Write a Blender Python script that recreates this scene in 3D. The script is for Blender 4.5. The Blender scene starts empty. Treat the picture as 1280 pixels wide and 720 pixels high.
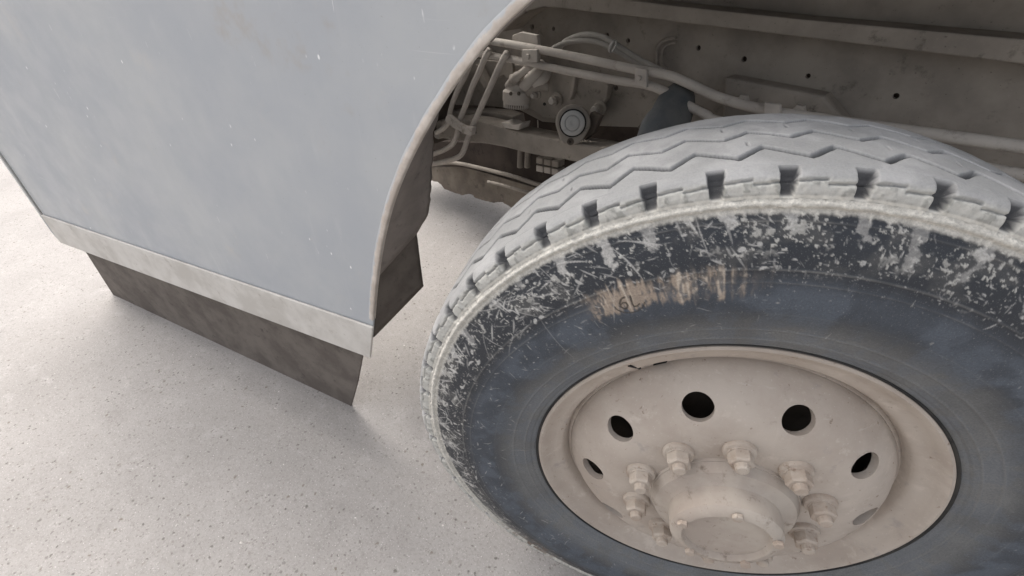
import bpy, bmesh, math, random
import numpy as np
from mathutils import Vector, Matrix

sc = bpy.context.scene
col = sc.collection
R = math.radians

# ------------------------------------------------------------------ camera
# wheel centre and outward axle direction, both in the camera's frame
HUBC = np.array([0.3633, -0.2505, -0.8396]); NC = np.array([-0.2394, -0.5886, 0.0])
NC[2] = math.sqrt(1 - NC[0]**2 - NC[1]**2)
FPX = 580.0
PITCH = math.atan2(-NC[1], NC[2])
cp, sp = math.cos(PITCH), math.sin(PITCH)
HUB_Z = 0.527
CA, SA = 0.725, 0.689                        # truck's long axis against the camera's right / forward
nrm = math.hypot(CA, SA); CA /= nrm; SA /= nrm
def rfu(v):                                  # camera frame -> right, forward, up
    return np.array([v[0], v[1]*sp - v[2]*cp, v[1]*cp + v[2]*sp])
def rfu2w(v):                                # right, forward, up -> world axes
    return np.array([CA*v[0] - SA*v[1], SA*v[0] + CA*v[1], v[2]])
CAM = np.array([0, 0, HUB_Z]) - rfu2w(rfu(HUBC))
HUB = np.array([0, 0, HUB_Z])
AX = rfu2w(rfu(NC)); AX[2] = 0; AX /= np.linalg.norm(AX)     # axle, pointing out
FWD = rfu2w(rfu(np.array([0, 0, -1.0]))); RGT = rfu2w(np.array([1.0, 0, 0])); UPV = np.cross(RGT, FWD)

cd = bpy.data.cameras.new('camera'); cam = bpy.data.objects.new('camera', cd); col.objects.link(cam)
cam.matrix_world = Matrix(((RGT[0], UPV[0], -FWD[0], CAM[0]), (RGT[1], UPV[1], -FWD[1], CAM[1]),
                           (RGT[2], UPV[2], -FWD[2], CAM[2]), (0, 0, 0, 1)))
cd.sensor_width = 36; cd.lens = 36*FPX/1280; cd.clip_start = 0.02; cd.clip_end = 800
sc.camera = cam

# ------------------------------------------------------------------ light
SUN_EL, SUN_AZ = 50, 176                     # azimuth of the sun, counter-clockwise from +X
w = bpy.data.worlds.new('World'); sc.world = w; w.use_nodes = True
nt = w.node_tree; bg = nt.nodes['Background']
sky = nt.nodes.new('ShaderNodeTexSky'); sky.sky_type = 'NISHITA'; sky.sun_disc = False
sky.sun_elevation = R(SUN_EL); sky.sun_rotation = R(90 - SUN_AZ); sky.air_density = 1.0; sky.dust_density = 6.0; sky.ozone_density = 0.6
hs = nt.nodes.new('ShaderNodeHueSaturation'); hs.inputs['Saturation'].default_value = .30   # thin overcast
nt.links.new(sky.outputs[0], hs.inputs['Color']); nt.links.new(hs.outputs[0], bg.inputs[0]); bg.inputs[1].default_value = 0.15
sd = bpy.data.lights.new('sun', 'SUN'); sd.energy = 0.95; sd.angle = R(50); sd.color = (1, .95, .88)
sun = bpy.data.objects.new('sun', sd); col.objects.link(sun)
sdir = Vector((math.cos(R(SUN_EL))*math.cos(R(SUN_AZ)), math.cos(R(SUN_EL))*math.sin(R(SUN_AZ)), math.sin(R(SUN_EL))))
sun.rotation_euler = sdir.to_track_quat('Z', 'Y').to_euler()
sc.view_settings.view_transform = 'Standard'; sc.view_settings.look = 'None'
sc.view_settings.exposure = 1.3; sc.view_settings.gamma = 1
sc.cycles.max_bounces = 6; sc.cycles.diffuse_bounces = 4

rng = np.random.RandomState(7); random.seed(7)

# ------------------------------------------------------------------ helpers
def ray(x, y):
    return FWD + RGT*((x-640)/FPX) + UPV*((360-y)/FPX)
def at(x, y, Y):
    """point of the vertical plane Y=const of the truck seen at this picture point"""
    d = ray(x, y); return CAM + d*((Y-CAM[1])/d[1])
def on(x, y, P, N):
    d = ray(x, y); return CAM + d*(np.dot(P-CAM, N)/np.dot(d, N))
def depth(p): return float(np.dot(np.asarray(p)-CAM, FWD))
def pr(px, p): return px/FPX*depth(p)        # picture size -> metres at p

def link(name, me, m, parent=None, smooth=False, bevel=0, seg=2):
    o = bpy.data.objects.new(name, me); col.objects.link(o)
    if m: me.materials.append(m)
    if parent: o.parent = parent
    if smooth:
        me.polygons.foreach_set('use_smooth', [True]*len(me.polygons))
    if bevel:
        b = o.modifiers.new('b', 'BEVEL'); b.width = bevel; b.segments = seg; b.limit_method = 'ANGLE'; b.angle_limit = R(40)
    return o
def mesh(name, v, f, m, parent=None, **k):
    me = bpy.data.meshes.new(name); me.from_pydata([tuple(map(float, p)) for p in v], [], f); 
    bm = bmesh.new(); bm.from_mesh(me); bmesh.ops.recalc_face_normals(bm, faces=bm.faces); bm.to_mesh(me); bm.free()
    return link(name, me, m, parent, **k)
def prism(name, pts, ext, m, parent=None, **k):
    """closed polygon of 3-D points pushed by vector ext"""
    n = len(pts); ext = np.asarray(ext, float)
    v = [np.asarray(p) for p in pts] + [np.asarray(p)+ext for p in pts]
    f = [list(range(n)), list(range(2*n-1, n-1, -1))] + [[i, (i+1) % n, n+(i+1) % n, n+i] for i in range(n)]
    return mesh(name, v, f, m, parent, **k)
def slab(name, px, Y, th, m, parent=None, **k):
    return prism(name, [at(x, y, Y) for x, y in px], (0, th, 0), m, parent, **k)
def smoothpath(P, n=6):
    P = [np.asarray(p, float) for p in P]; out = []
    Q = [2*P[0]-P[1]] + P + [2*P[-1]-P[-2]]
    for i in range(1, len(Q)-2):
        for k in range(n):
            t = k/n; a, b, c, d = Q[i-1], Q[i], Q[i+1], Q[i+2]
            out.append(.5*((2*b)+(-a+c)*t+(2*a-5*b+4*c-d)*t*t+(-a+3*b-3*c+d)*t**3))
    out.append(P[-1]); return out
def tube(name, P, r, m, parent=None, seg=12, sm=6, flat=1.0):
    P = smoothpath(P, sm) if sm else [np.asarray(p, float) for p in P]
    n = len(P); v = []; f = []
    T = [P[min(i+1, n-1)]-P[max(i-1, 0)] for i in range(n)]
    u = np.array([0, 0, 1.0]) if abs(T[0][2]) < .8*np.linalg.norm(T[0]) else np.array([0, 1.0, 0])
    for i in range(n):
        t = T[i]/np.linalg.norm(T[i]); u = u-t*np.dot(u, t); u /= np.linalg.norm(u); s = np.cross(t, u)
        rr = r[min(i, len(r)-1)] if isinstance(r, (list, tuple)) else r
        for k in range(seg):
            a = 2*math.pi*k/seg; v.append(P[i]+rr*(math.cos(a)*u*flat+math.sin(a)*s))
    for i in range(n-1):
        for k in range(seg):
            f.append([i*seg+k, i*seg+(k+1) % seg, (i+1)*seg+(k+1) % seg, (i+1)*seg+k])
    f.append(list(range(seg))); f.append([(n-1)*seg+k for k in range(seg)][::-1])
    return mesh(name, v, f, m, parent, smooth=True)
def lathe_vf(prof, seg, cap=True):
    """prof = [(radius, height)], about local Z"""
    v = []; f = []; n = len(prof)
    for r, h in prof:
        for k in range(seg):
            a = 2*math.pi*k/seg; v.append((r*math.cos(a), r*math.sin(a), h))
    for i in range(n-1):
        for k in range(seg): f.append([i*seg+k, i*seg+(k+1) % seg, (i+1)*seg+(k+1) % seg, (i+1)*seg+k])
    if cap:
        f.append(list(range(seg))); f.append([(n-1)*seg+k for k in range(seg)])
    return v, f
def frame(c, z):
    z = np.asarray(z, float); z = z/np.linalg.norm(z); a = np.array([0, 0, 1.]) if abs(z[2]) < .9 else np.array([1., 0, 0])
    x = np.cross(a, z); x /= np.linalg.norm(x); y = np.cross(z, x)
    return lambda p: np.asarray(c)+x*p[0]+y*p[1]+z*p[2]
def lathe(name, prof, c, z, m, parent=None, seg=32, bevel=0, smooth=True, cap=True):
    v, f = lathe_vf(prof, seg, cap); F = frame(c, z)
    o = mesh(name, [F(p) for p in v], f, m, parent, smooth=smooth)
    if smooth: sharp(o)
    return o
def sharp(o, ang=35):
    me = o.data; bm = bmesh.new(); bm.from_mesh(me)
    for e in bm.edges:
        if len(e.link_faces) == 2 and e.calc_face_angle(0) > R(ang): e.smooth = False
    bm.to_mesh(me); bm.free()
def hexnut(name, c, z, r, h, m, parent=None, rot=0):
    v = []; f = []; F = frame(c, z)
    for hh, rr in ((0, r), (h*.85, r), (h, r*.86)):
        for k in range(6):
            a = rot+math.pi*k/3; v.append(F((rr*math.cos(a), rr*math.sin(a), hh)))
    for i in range(2):
        for k in range(6): f.append([i*6+k, i*6+(k+1) % 6, (i+1)*6+(k+1) % 6, (i+1)*6+k])
    f.append([0, 1, 2, 3, 4, 5]); f.append([12, 13, 14, 15, 16, 17])
    return mesh(name, v, f, m, parent, bevel=r*.06)
def cut(o, cutters):
    """boolean-subtract the joined cutters, keep the result as plain mesh"""
    V = []; F = []
    for v, f in cutters:
        b = len(V); V += list(v); F += [[i+b for i in q] for q in f]
    c = mesh('cutter', V, F, None)
    md = o.modifiers.new('cut', 'BOOLEAN'); md.object = c; md.operation = 'DIFFERENCE'; md.solver = 'EXACT'
    bpy.context.view_layer.update()
    dg = bpy.context.evaluated_depsgraph_get()
    me = bpy.data.meshes.new_from_object(o.evaluated_get(dg)); o.modifiers.clear(); old = o.data; o.data = me
    bpy.data.objects.remove(c)
def cyl_vf(c, z, r, h0, h1, seg=24):
    v, f = lathe_vf([(r, h0), (r, h1)], seg); F = frame(c, z); return [F(p) for p in v], f

# ------------------------------------------------------------------ materials
class M:
    def __init__(s, name, rough=.7, metal=0, spec=.4):
        s.m = bpy.data.materials.new(name); s.m.use_nodes = True; s.t = s.m.node_tree
        s.b = s.t.nodes['Principled BSDF']; s.b.inputs['Roughness'].default_value = rough
        s.b.inputs['Metallic'].default_value = metal; s.b.inputs['Specular IOR Level'].default_value = spec
        s.co = s.n('ShaderNodeTexCoord').outputs['Object']
    def n(s, t, **k):
        x = s.t.nodes.new(t)
        for a, b in k.items(): setattr(x, a, b)
        return x
    def l(s, a, b): s.t.links.new(a, b)
    def scale(s, v):
        mp = s.n('ShaderNodeMapping'); mp.inputs['Scale'].default_value = v; s.l(s.co, mp.inputs[0]); return mp.outputs[0]
    def noise(s, sc_, det=4, rough=.6, co=None, dist=0):
        x = s.n('ShaderNodeTexNoise'); x.inputs['Scale'].default_value = sc_; x.inputs['Detail'].default_value = det
        x.inputs['Roughness'].default_value = rough; x.inputs['Distortion'].default_value = dist
        s.l(co or s.co, x.inputs['Vector']); return x.outputs['Fac']
    def voro(s, sc_, co=None, out='Distance'):
        x = s.n('ShaderNodeTexVoronoi'); x.inputs['Scale'].default_value = sc_; s.l(co or s.co, x.inputs['Vector']); return x.outputs[out]
    def ramp(s, fac, a, b, lo=0., hi=1.):
        x = s.n('ShaderNodeMapRange'); x.interpolation_type = 'SMOOTHSTEP'
        for i, q in ((1, a), (2, b), (3, lo), (4, hi)): x.inputs[i].default_value = q
        s.l(fac, x.inputs[0]); return x.outputs[0]
    def math(s, op, a, b=None):
        x = s.n('ShaderNodeMath', operation=op)
        for i, q in enumerate((a, b)):
            if q is None: continue
            if isinstance(q, (int, float)): x.inputs[i].default_value = q
            else: s.l(q, x.inputs[i])
        return x.outputs[0]
    def mix(s, fac, a, b):
        x = s.n('ShaderNodeMix', data_type='RGBA')
        for i, q in ((0, fac), (6, a), (7, b)):
            if isinstance(q, (int, float)): x.inputs[i].default_value = q
            elif isinstance(q, tuple): x.inputs[i].default_value = (*q, 1)
            else: s.l(q, x.inputs[i])
        return x.outputs[2]
    def color(s, c): 
        if isinstance(c, tuple): s.b.inputs['Base Color'].default_value = (*c, 1)
        else: s.l(c, s.b.inputs['Base Color'])
    def bump(s, h, strength=.3, dist=.002):
        x = s.n('ShaderNodeBump'); x.inputs['Strength'].default_value = strength; x.inputs['Distance'].default_value = dist
        s.l(h, x.inputs['Height']); s.l(x.outputs[0], s.b.inputs['Normal'])

def dusty(name, c1, c2, c3, fine=60, rough=.85, metal=0, spec=.25, bump=.35, big=7):
    """painted or bare metal under road dust: c1 base, c2 dust, c3 dark grime"""
    m = M(name, rough, metal, spec)
    a = m.ramp(m.noise(big, 5), .35, .65); c = m.mix(a, c1, c2)
    g = m.ramp(m.noise(big*3.1, 6, .7), .56, .74, 0, .75); c = m.mix(g, c, c3)
    s_ = m.ramp(m.noise(fine*4, 3), .62, .72, 0, .5); c = m.mix(s_, c, c2)
    s2 = m.ramp(m.noise(fine*2.3, 3), .66, .74, 0, .6); c = m.mix(s2, c, c3)
    m.color(c); h = m.math('ADD', m.noise(fine, 5, .7), m.math('MULTIPLY', m.noise(big*2, 3), 2.0)); m.bump(h, bump, .0015)
    return m.m
UNDER = dusty('dusty_chassis_paint', (.225, .20, .174), (.32, .285, .245), (.075, .062, .051))
UNDERD = dusty('grimy_underbody', (.070, .058, .048), (.12, .10, .082), (.035, .029, .024))
PIPE = dusty('dusty_pipe', (.37, .335, .30), (.47, .43, .385), (.14, .12, .10), fine=90)
HOSE = dusty('dusty_hose', (.24, .225, .205), (.33, .31, .28), (.12, .11, .10), fine=120)
BLUEG = dusty('blue_grey_rubber', (.075, .082, .090), (.14, .14, .135), (.04, .042, .044))
BAY = dusty('bay_shade_dark', (.030, .022, .018), (.055, .042, .034), (.012, .009, .008))  # near-black: the shade in the bay's gaps is put into the colour
PALEM = dusty('pale_worn_metal', (.38, .38, .37), (.47, .45, .42), (.16, .15, .14), rough=.55, metal=.2)
BLACK = dusty('black_rubber_and_recess', (.02, .02, .021), (.05, .047, .043), (.012, .012, .012))  # rubber parts, and the shade of holes and slits put into colour
LINER = dusty('arch_liner_plastic', (.20, .175, .158), (.26, .228, .205), (.12, .105, .094), big=9)
FLAP = dusty('mudflap_rubber', (.11, .093, .081), (.16, .138, .12), (.06, .05, .044), big=11)
DIRTM = dusty('caked_mud_metal', (.125, .105, .088), (.20, .172, .142), (.06, .05, .041), fine=45, bump=.8)

def panel_mat(edge=False):
    m = M('dusty_arch_edge' if edge else 'grey_cab_paint', .42, 0, .45)
    a = m.ramp(m.noise(3.5, 4), .35, .7); c = m.mix(a, (.385, .40, .42), (.435, .445, .45))
    d = m.ramp(m.noise(9, 6, .65), .58, .78, 0, .45); c = m.mix(d, c, (.50, .47, .43))
    # vertical run marks and white chips
    st = m.noise(1, 4, .6, m.scale((26, 26, 3.5))); c = m.mix(m.ramp(st, .6, .8, 0, .25), c, (.55, .55, .54))
    v = m.n('ShaderNodeTexVoronoi'); v.inputs['Scale'].default_value = 1; m.l(m.scale((38, 38, 21)), v.inputs['Vector'])
    chip = m.math('MULTIPLY', m.ramp(v.outputs['Distance'], .05, .11, 1, 0), m.ramp(m.noise(6, 2), .56, .60))
    c = m.mix(chip, c, (.78, .78, .77))
    sc2 = m.ramp(m.noise(1, 3, .5, m.scale((160, 160, 16)), .5), .735, .76, 0, .6); c = m.mix(sc2, c, (.72, .72, .71))
    hl = m.ramp(m.noise(1, 5, .6, m.scale((3.5, 3.5, 95)), .3), .70, .74, 0, .35); c = m.mix(hl, c, (.60, .60, .59))
    dk = m.ramp(m.noise(170, 3, .7), .68, .74, 0, .5); c = m.mix(dk, c, (.25, .24, .23))
    rust = m.ramp(m.noise(2.3, 6, .7), .60, .72, 0, .6); c = m.mix(rust, c, (.36, .30, .245))
    if edge:
        a_ = m.n('ShaderNodeAttribute', attribute_name='acrossw')
        k = m.ramp(m.math('ADD', a_.outputs['Fac'], m.math('MULTIPLY', m.math('SUBTRACT', m.noise(45, 5, .7), .5), 1.6)), .55, .95, 1, 0)
        dc = m.mix(m.ramp(m.noise(22, 5), .4, .65), (.46, .40, .345), (.58, .52, .46)); c = m.mix(k, c, dc)
    m.color(c); m.l(m.ramp(m.noise(12, 4), .3, .7, .34, .6), m.b.inputs['Roughness'])
    m.bump(m.math('ADD', m.math('MULTIPLY', m.noise(2.2, 2), 6), m.noise(90, 4)), .22, .002); return m.m
PANEL = panel_mat()
LIPM = panel_mat(True)
LIP = dusty('dusty_beige_edge', (.47, .42, .37), (.57, .52, .46), (.34, .29, .24), fine=50, big=9, bump=.5)
TRIM = dusty('pale_dusty_trim', (.49, .46, .42), (.60, .57, .53), (.38, .34, .30), fine=60, big=10, bump=.3)

def ground_mat():
    m = M('dusty_concrete', .9, 0, .2)
    c = m.mix(m.ramp(m.noise(1.3, 6, .6), .3, .7), (.255, .240, .228), (.315, .296, .282))
    c = m.mix(m.ramp(m.noise(14, 6, .7), .5, .75, 0, .5), c, (.39, .365, .35))
    c = m.mix(m.ramp(m.noise(5, 7, .75, None, .6), .52, .72, 0, .45), c, (.215, .20, .19))
    c = m.mix(m.ramp(m.noise(160, 3, .7), .50, .72, 0, .65), c, (.19, .175, .165))
    c = m.mix(m.ramp(m.noise(62, 5, .75), .50, .66, 0, .45), c, (.20, .188, .178))
    c = m.mix(m.ramp(m.noise(230, 2, .6), .60, .72, 0, .5), c, (.58, .55, .53))
    for s_, th, colr, ns in ((75, .22, (.13, .12, .11), 9), (130, .24, (.18, .165, .155), 14), (42, .15, (.16, .14, .12), 5)):
        co = m.scale((1, 1, 1)); 
        dx = m.n('ShaderNodeVectorMath', operation='ADD'); nn = m.n('ShaderNodeTexNoise'); nn.inputs['Scale'].default_value = 90
        m.l(m.co, nn.inputs['Vector']); sc_ = m.n('ShaderNodeVectorMath', operation='SCALE'); sc_.inputs[3].default_value = .012
        m.l(nn.outputs['Color'], sc_.inputs[0]); m.l(m.co, dx.inputs[0]); m.l(sc_.outputs[0], dx.inputs[1])
        v = m.n('ShaderNodeTexVoronoi'); v.inputs['Scale'].default_value = s_; m.l(dx.outputs[0], v.inputs['Vector'])
        sep = m.n('ShaderNodeSeparateColor'); m.l(v.outputs['Color'], sep.inputs[0])
        k = m.math('MULTIPLY', m.ramp(v.outputs['Distance'], th*.7, th*1.5, 1, 0), m.ramp(sep.outputs[0], .74, .84))
        k = m.math('MULTIPLY', k, m.ramp(m.noise(ns, 3), .38, .60, .35, .95)); c = m.mix(k, c, colr)
    m.color(c)
    m.bump(m.math('ADD', m.noise(220, 4, .7), m.math('MULTIPLY', m.noise(40, 4), 1.5)), .5, .0018); return m.m
GROUND = ground_mat()

# ------------------------------------------------------------------ ground
g = mesh('ground', [(-300, -300, 0), (300, -300, 0), (300, 300, 0), (-300, 300, 0)], [[0, 1, 2, 3]], GROUND)
g['kind'] = 'structure'; g['label'] = 'pale dusty speckled concrete ground beside the truck'

# loose grit: small irregular chips lying about
def grit():
    V = []; F = []; cols = []
    base = [(1, 0, 0), (0, 1, 0), (-1, 0, 0), (0, -1, 0), (0, 0, .7)]
    n = 2600
    for i in range(n):
        x = rng.uniform(-2.2, .5); y = rng.uniform(-1.5, 1.5); s = .0009+.0022*rng.rand()**3
        a = rng.rand()*6.28; e = rng.uniform(.5, 1.6)
        b = len(V); ca, sa = math.cos(a), math.sin(a)
        for k in range(6):
            t = k*math.pi/3; q = s*rng.uniform(.7, 1.25); X, Y = q*math.cos(t)*e, q*math.sin(t)
            V.append((x+X*ca-Y*sa, y+X*sa+Y*ca, .0005))
        V.append((x+s*.2, y, s*rng.uniform(.5, 1.0)))
        F += [[b+k, b+(k+1) % 6, b+6] for k in range(6)]
    m = M('grit', .9); 
    c = m.mix(m.ramp(m.noise(9, 1), .4, .6), (.19, .17, .16), (.50, .47, .44)); m.color(c)
    o = mesh('grit', V, F, m.m); o['kind'] = 'stuff'; o['label'] = 'small loose grit scattered on the concrete'
grit()

# ------------------------------------------------------------------ truck root
truck = bpy.data.objects.new('truck', None); col.objects.link(truck)
truck['label'] = 'dusty grey truck with its front wheel steered out under the open wheel arch'; truck['category'] = 'truck'

def sstep1(t): return t*t*(3-2*t)
# ------------------------------------------------------------------ fender panel
FLARE = R(17)
D = np.array([-math.cos(FLARE), -math.sin(FLARE), 0]); PN = np.array([math.sin(FLARE)*1.0, -math.cos(FLARE), 0])
if np.dot(PN, CAM-np.array([-.6, 0, 0])) < 0: PN = -PN
P0 = at(495, 235, -.2)
def pan(x, y, off=0): return on(x, y, P0+PN*off, PN)
def sz(p): return float(np.dot(p-P0, D)), float(p[2])
def fr(s, z, off=0): q = P0+D*s+PN*off; return np.array([q[0], q[1], z])
arch_px = [(658, 0), (638, 23), (611, 50), (585, 80), (565, 110), (541, 143), (525, 174), (508, 207), (494, 238), (484, 268), (476, 303), (470, 347), (467, 387), (466, 412), (463, 443)]
arch = [sz(pan(*p)) for p in arch_px]
s0, z0 = arch[0]
ext = [(s0-.13, z0+.10), (s0-.29, z0+.175), (s0-.50, z0+.20)]
arch_all = [np.array(p) for p in ext[::-1]+arch]
for _ in range(3):
    arch_all = [arch_all[0]]+[.25*arch_all[i-1]+.5*arch_all[i]+.25*arch_all[i+1] if i < len(arch_all)-2 else arch_all[i] for i in range(1, len(arch_all)-1)]+[arch_all[-1]]
arch_s = smoothpath(arch_all, 5)
zb = arch[-1][1]
SEND = 1.75
bl = sz(pan(438, 439)); slope = (bl[1]-zb)/(bl[0]-arch[-1][0]); slope = max(-.05, min(slope, .12))
def bot(s): return zb+slope*(s-arch[-1][0])
poly = [fr(*p) for p in arch_s]
corner = []
for k in range(9):                                     # rounded front corner turning inwards
    a = k/8*math.pi/2; q = P0+D*(SEND+.16*math.sin(a))-PN*(.16*(1-math.cos(a))); corner.append(q)
def wallz(z): return [np.array([q[0], q[1], z]) for q in corner]
ZT = 1.62
body = prism('fender_panel', poly+[fr(SEND, bot(SEND)), fr(SEND, ZT), fr(arch_all[0][0], ZT)], -PN*.006, PANEL, truck, bevel=.002)
cv = [np.array([q[0], q[1], bot(SEND)+.75*sstep1(k/8)]) for k, q in enumerate(corner)]+wallz(ZT)
dn = -D
v = []; n9 = 9
for q in cv: v.append(q)
f = [[k, k+1, n9+k+1, n9+k] for k in range(8)]
endp = corner[-1]-PN*.30
v += [np.array([endp[0], endp[1], bot(SEND)+.75]), np.array([endp[0], endp[1], ZT])]
f.append([8, 18, 19, 17])
front = mesh('front_panel', v, f, PANEL, truck, smooth=True); so = front.modifiers.new('s', 'SOLIDIFY'); so.thickness = .006; so.offset = 1
sharp(front)

# rolled dusty edge of the arch
def offset_curve(pts, d):
    out = []
    for i, p in enumerate(pts):
        t = pts[min(i+1, len(pts)-1)]-pts[max(i-1, 0)]; t = t/np.linalg.norm(t); nn = np.array([t[1], -t[0]])
        if nn[0] < 0: nn = -nn
        dd = d(i/(len(pts)-1)) if callable(d) else d
        out.append(p+nn*dd)
    return out
wob = [rng.uniform(-1, 1) for _ in range(200)]
inner_e = arch_s[:-7]
outer_e = offset_curve(inner_e, lambda t: .0150+.0006*math.sin(t*23)+.0004*math.sin(t*61+1))
v = []; f = []
prof = [(0.0, -.008), (0.0, .0022), (.12, .0034), (.5, .0032), (.8, .0022), (1.0, .0008)]
for i in range(len(inner_e)):
    for t, off in prof:
        p = inner_e[i]*(1-t)+outer_e[i]*t; v.append(fr(p[0], p[1], off))
K = len(prof)
for i in range(len(inner_e)-1):
    for k in range(K-1): f.append([i*K+k, i*K+k+1, (i+1)*K+k+1, (i+1)*K+k])
lip = mesh('arch_lip', v, f, LIPM, truck, smooth=True)
la = lip.data.attributes.new('acrossw', 'FLOAT', 'POINT'); la.data.foreach_set('value', [t for _ in inner_e for t, o_ in prof]); lip['label'] = 'dusty beige rolled edge of the wheel arch'

# pale trim along the bottom edge of the panel
ztop = sz(pan(462, 405))[1]; hh = ztop-zb
se = arch[-1][0]
tp = [fr(se-.004, zb-.006, .001), fr(sz(pan(467, 404))[0]-.002, ztop, .001), fr(SEND, bot(SEND)+hh, .001), fr(SEND, bot(SEND)-.006, .001)]
prism('bottom_trim', tp, PN*.007, TRIM, truck, bevel=.003)
# dark valance hanging below the panel
vp = [on(x, y, P0-PN*.03, PN) for x, y in ((456, 436), (453, 446), (447, 478), (439, 507), (427, 536), (412, 560))]
zl = vp[-1][2]
VE = SEND-.06; end1 = fr(VE+.03, zl, -.03); end2 = fr(VE, bot(VE)+.02, -.03)
prism('lower_valance', vp+[end1, end2], -PN*.006, FLAP, truck, bevel=.002)

# ------------------------------------------------------------------ arch liner and mudflap
def loft(name, A, B, m, parent, n=10, th=.005, wave=0.0, **k):
    v = []; f = []; L = len(A)
    for i in range(L):
        for j in range(n+1):
            t = j/n; p = np.asarray(A[i])*(1-t)+np.asarray(B[i])*t
            p = p+PN*(wave*math.sin(t*math.pi)+.0)
            v.append(p)
    for i in range(L-1):
        for j in range(n): f.append([i*(n+1)+j, i*(n+1)+j+1, (i+1)*(n+1)+j+1, (i+1)*(n+1)+j])
    o = mesh(name, v, f, m, parent, smooth=True); s_ = o.modifiers.new('s', 'SOLIDIFY'); s_.thickness = th; s_.offset = 0
    return o
WL = .13
def inn(x, y, w=WL): return on(x, y, P0-PN*w, PN)
# outline of the liner's inner edge, top to bottom, paired with arch points
Apx = [(560, 116), (541, 143), (525, 174), (508, 207), (494, 238), (484, 268), (476, 303), (471, 340), (469, 349)]
Bpx = [(566, 90), (551, 130), (541, 165), (540, 190), (539, 215), (537.5, 238), (537, 252), (533, 268), (519, 293)]
A = smoothpath([pan(x-.5, y, -.004) for x, y in Apx], 4); B = smoothpath([inn(*p) for p in Bpx[:-1]]+[inn(*Bpx[-1])], 4)
B = [p+D*rng.uniform(-.0022, .0022) for p in B]
loft('arch_liner', A, B, LINER, truck, th=.004, wave=-.008)
# upper part of the liner, over the wheel
A2 = smoothpath([fr(p[0], p[1], -.004) for p in arch_all[:9]], 3)
B2 = [p+np.array([0, 0.20, .03]) for p in A2]
Atop = [p for p in A2 if p[2] > pan(600, 60)[2]]
loft('arch_top', Atop, [p-PN*.17+np.array([0, 0, .06]) for p in Atop], LINER, truck, th=.004)
# lower rubber flap: its own sheet just behind the liner
fa = [pan(474, 320, -.008), pan(470, 347, -.008), pan(468.5, 380, -.008), pan(467, 421, -.008)]
fb = [inn(518, 280, WL-.004), inn(522, 318, WL-.004), inn(525, 340, WL-.004), inn(528, 358, WL-.004)]
FA = smoothpath([pan(476, 300, -.010), pan(471, 330, -.010), pan(468, 380, -.010), pan(466.5, 421, -.010)], 4)
FB = smoothpath([inn(516, 268, WL+.003), inn(520, 292, WL+.003), inn(524.5, 325, WL+.003), inn(529, 357, WL+.003)], 4)
loft('mudflap', FA, FB, FLAP, truck, th=.006, wave=-.004)

# ------------------------------------------------------------------ chassis
def P_(x, y, Y): return at(x, y, Y)
web_px = [(430, 20), (600, -40), (900, -60), (1500, -60), (1500, 330), (1100, 220), (842, 162), (798, 159), (738, 157), (700, 154), (678, 152), (651, 138), (640, 136), (610, 132), (565, 131), (520, 130), (430, 150)]
web = slab('frame_rail', web_px, .55, .010, UNDER, truck)
holes = []
for x, y, r in ((665, 33.5, 3.3), (692, 36, 2.5), (758.5, 44.5, 3.4), (785, 51, 2.9), (770, 110, 3.2), (873, 60, 3), (930, 74, 3.4), (1010, 95, 3), (617, 90, 3.6), (1120, 120, 3.5)):
    c = P_(x, y, .55); holes.append(cyl_vf(c, (0, 1, 0), pr(r, c), -.05, .05))
cut(web, holes)
# top flange, flaring down at its front end
fl = slab('frame_flange', [(628, 40), (646, 23), (662, 13), (680, 8.5), (697, 9.5), (730, 14), (780, 19), (842, 27), (1000, 46), (1400, 95), (1400, 60), (1000, 24), (842, 7), (780, -1), (720, -8), (660, -14), (600, -10)], .47, .08, UNDER, truck, bevel=.003)
# dark plate above
# bolted-on casting behind the pipes
slab('spring_bracket', [(641, 80), (690, 84), (722, 92), (744, 98), (762, 104), (760, 118), (752, 128), (746, 146), (736, 151), (700, 150), (680, 148), (662, 136), (646, 130), (636, 112)], .525, .025, UNDER, truck, bevel=.004)
slab('bracket_rib', [(757, 106), (760, 107), (758, 124), (752, 131), (750, 129), (755, 121)], .515, .02, UNDER, truck, bevel=.002)
slab('bracket_rib', [(716, 94), (720, 95), (716, 118), (712, 126), (709, 124), (713, 112)], .508, .02, UNDER, truck, bevel=.003)
slab('hanger_plate', [(640, 44), (651, 40), (671, 44), (673, 60), (672, 84), (656, 82), (650, 80), (652, 64), (640, 58)], .40, .012, PIPE, truck, bevel=.002)

# twin lines along the frame with their clamps
pA = [(560, 44), (590, 48), (615, 51.5), (651, 57.5), (705, 68), (771, 82), (800, 88), (835, 94), (860, 104), (900, 122), (960, 138), (1050, 152), (1400, 200)]
pB = [(560, 60), (590, 65), (605, 68), (651, 76), (705, 88), (771, 100.5), (800, 104.5), (815, 108), (830, 114), (845, 123), (880, 142), (930, 158), (1400, 240)]
for pp, r in ((pA, 5.2), (pB, 5.0)):
    tube('brake_pipe', [P_(x, y, .385) for x, y in pp], pr(r, P_(700, 75, .385)), PIPE, truck, seg=14, flat=.95)
for q in ([(652, 62), (671, 62), (671, 78), (652, 78)], [(793, 84), (808, 87), (808, 110), (793, 107)]):
    c = slab('pipe_clamp', q, .366, .010, PIPE, truck, bevel=.002)
    mx = sum(a for a, b in q)/4; my = sum(b for a, b in q)/4
    hexnut('clamp_bolt', P_(mx-1, my+.5, .366), (0, -1, 0), pr(3.3, P_(mx, my, .366)), .006, PIPE, c)
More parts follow.
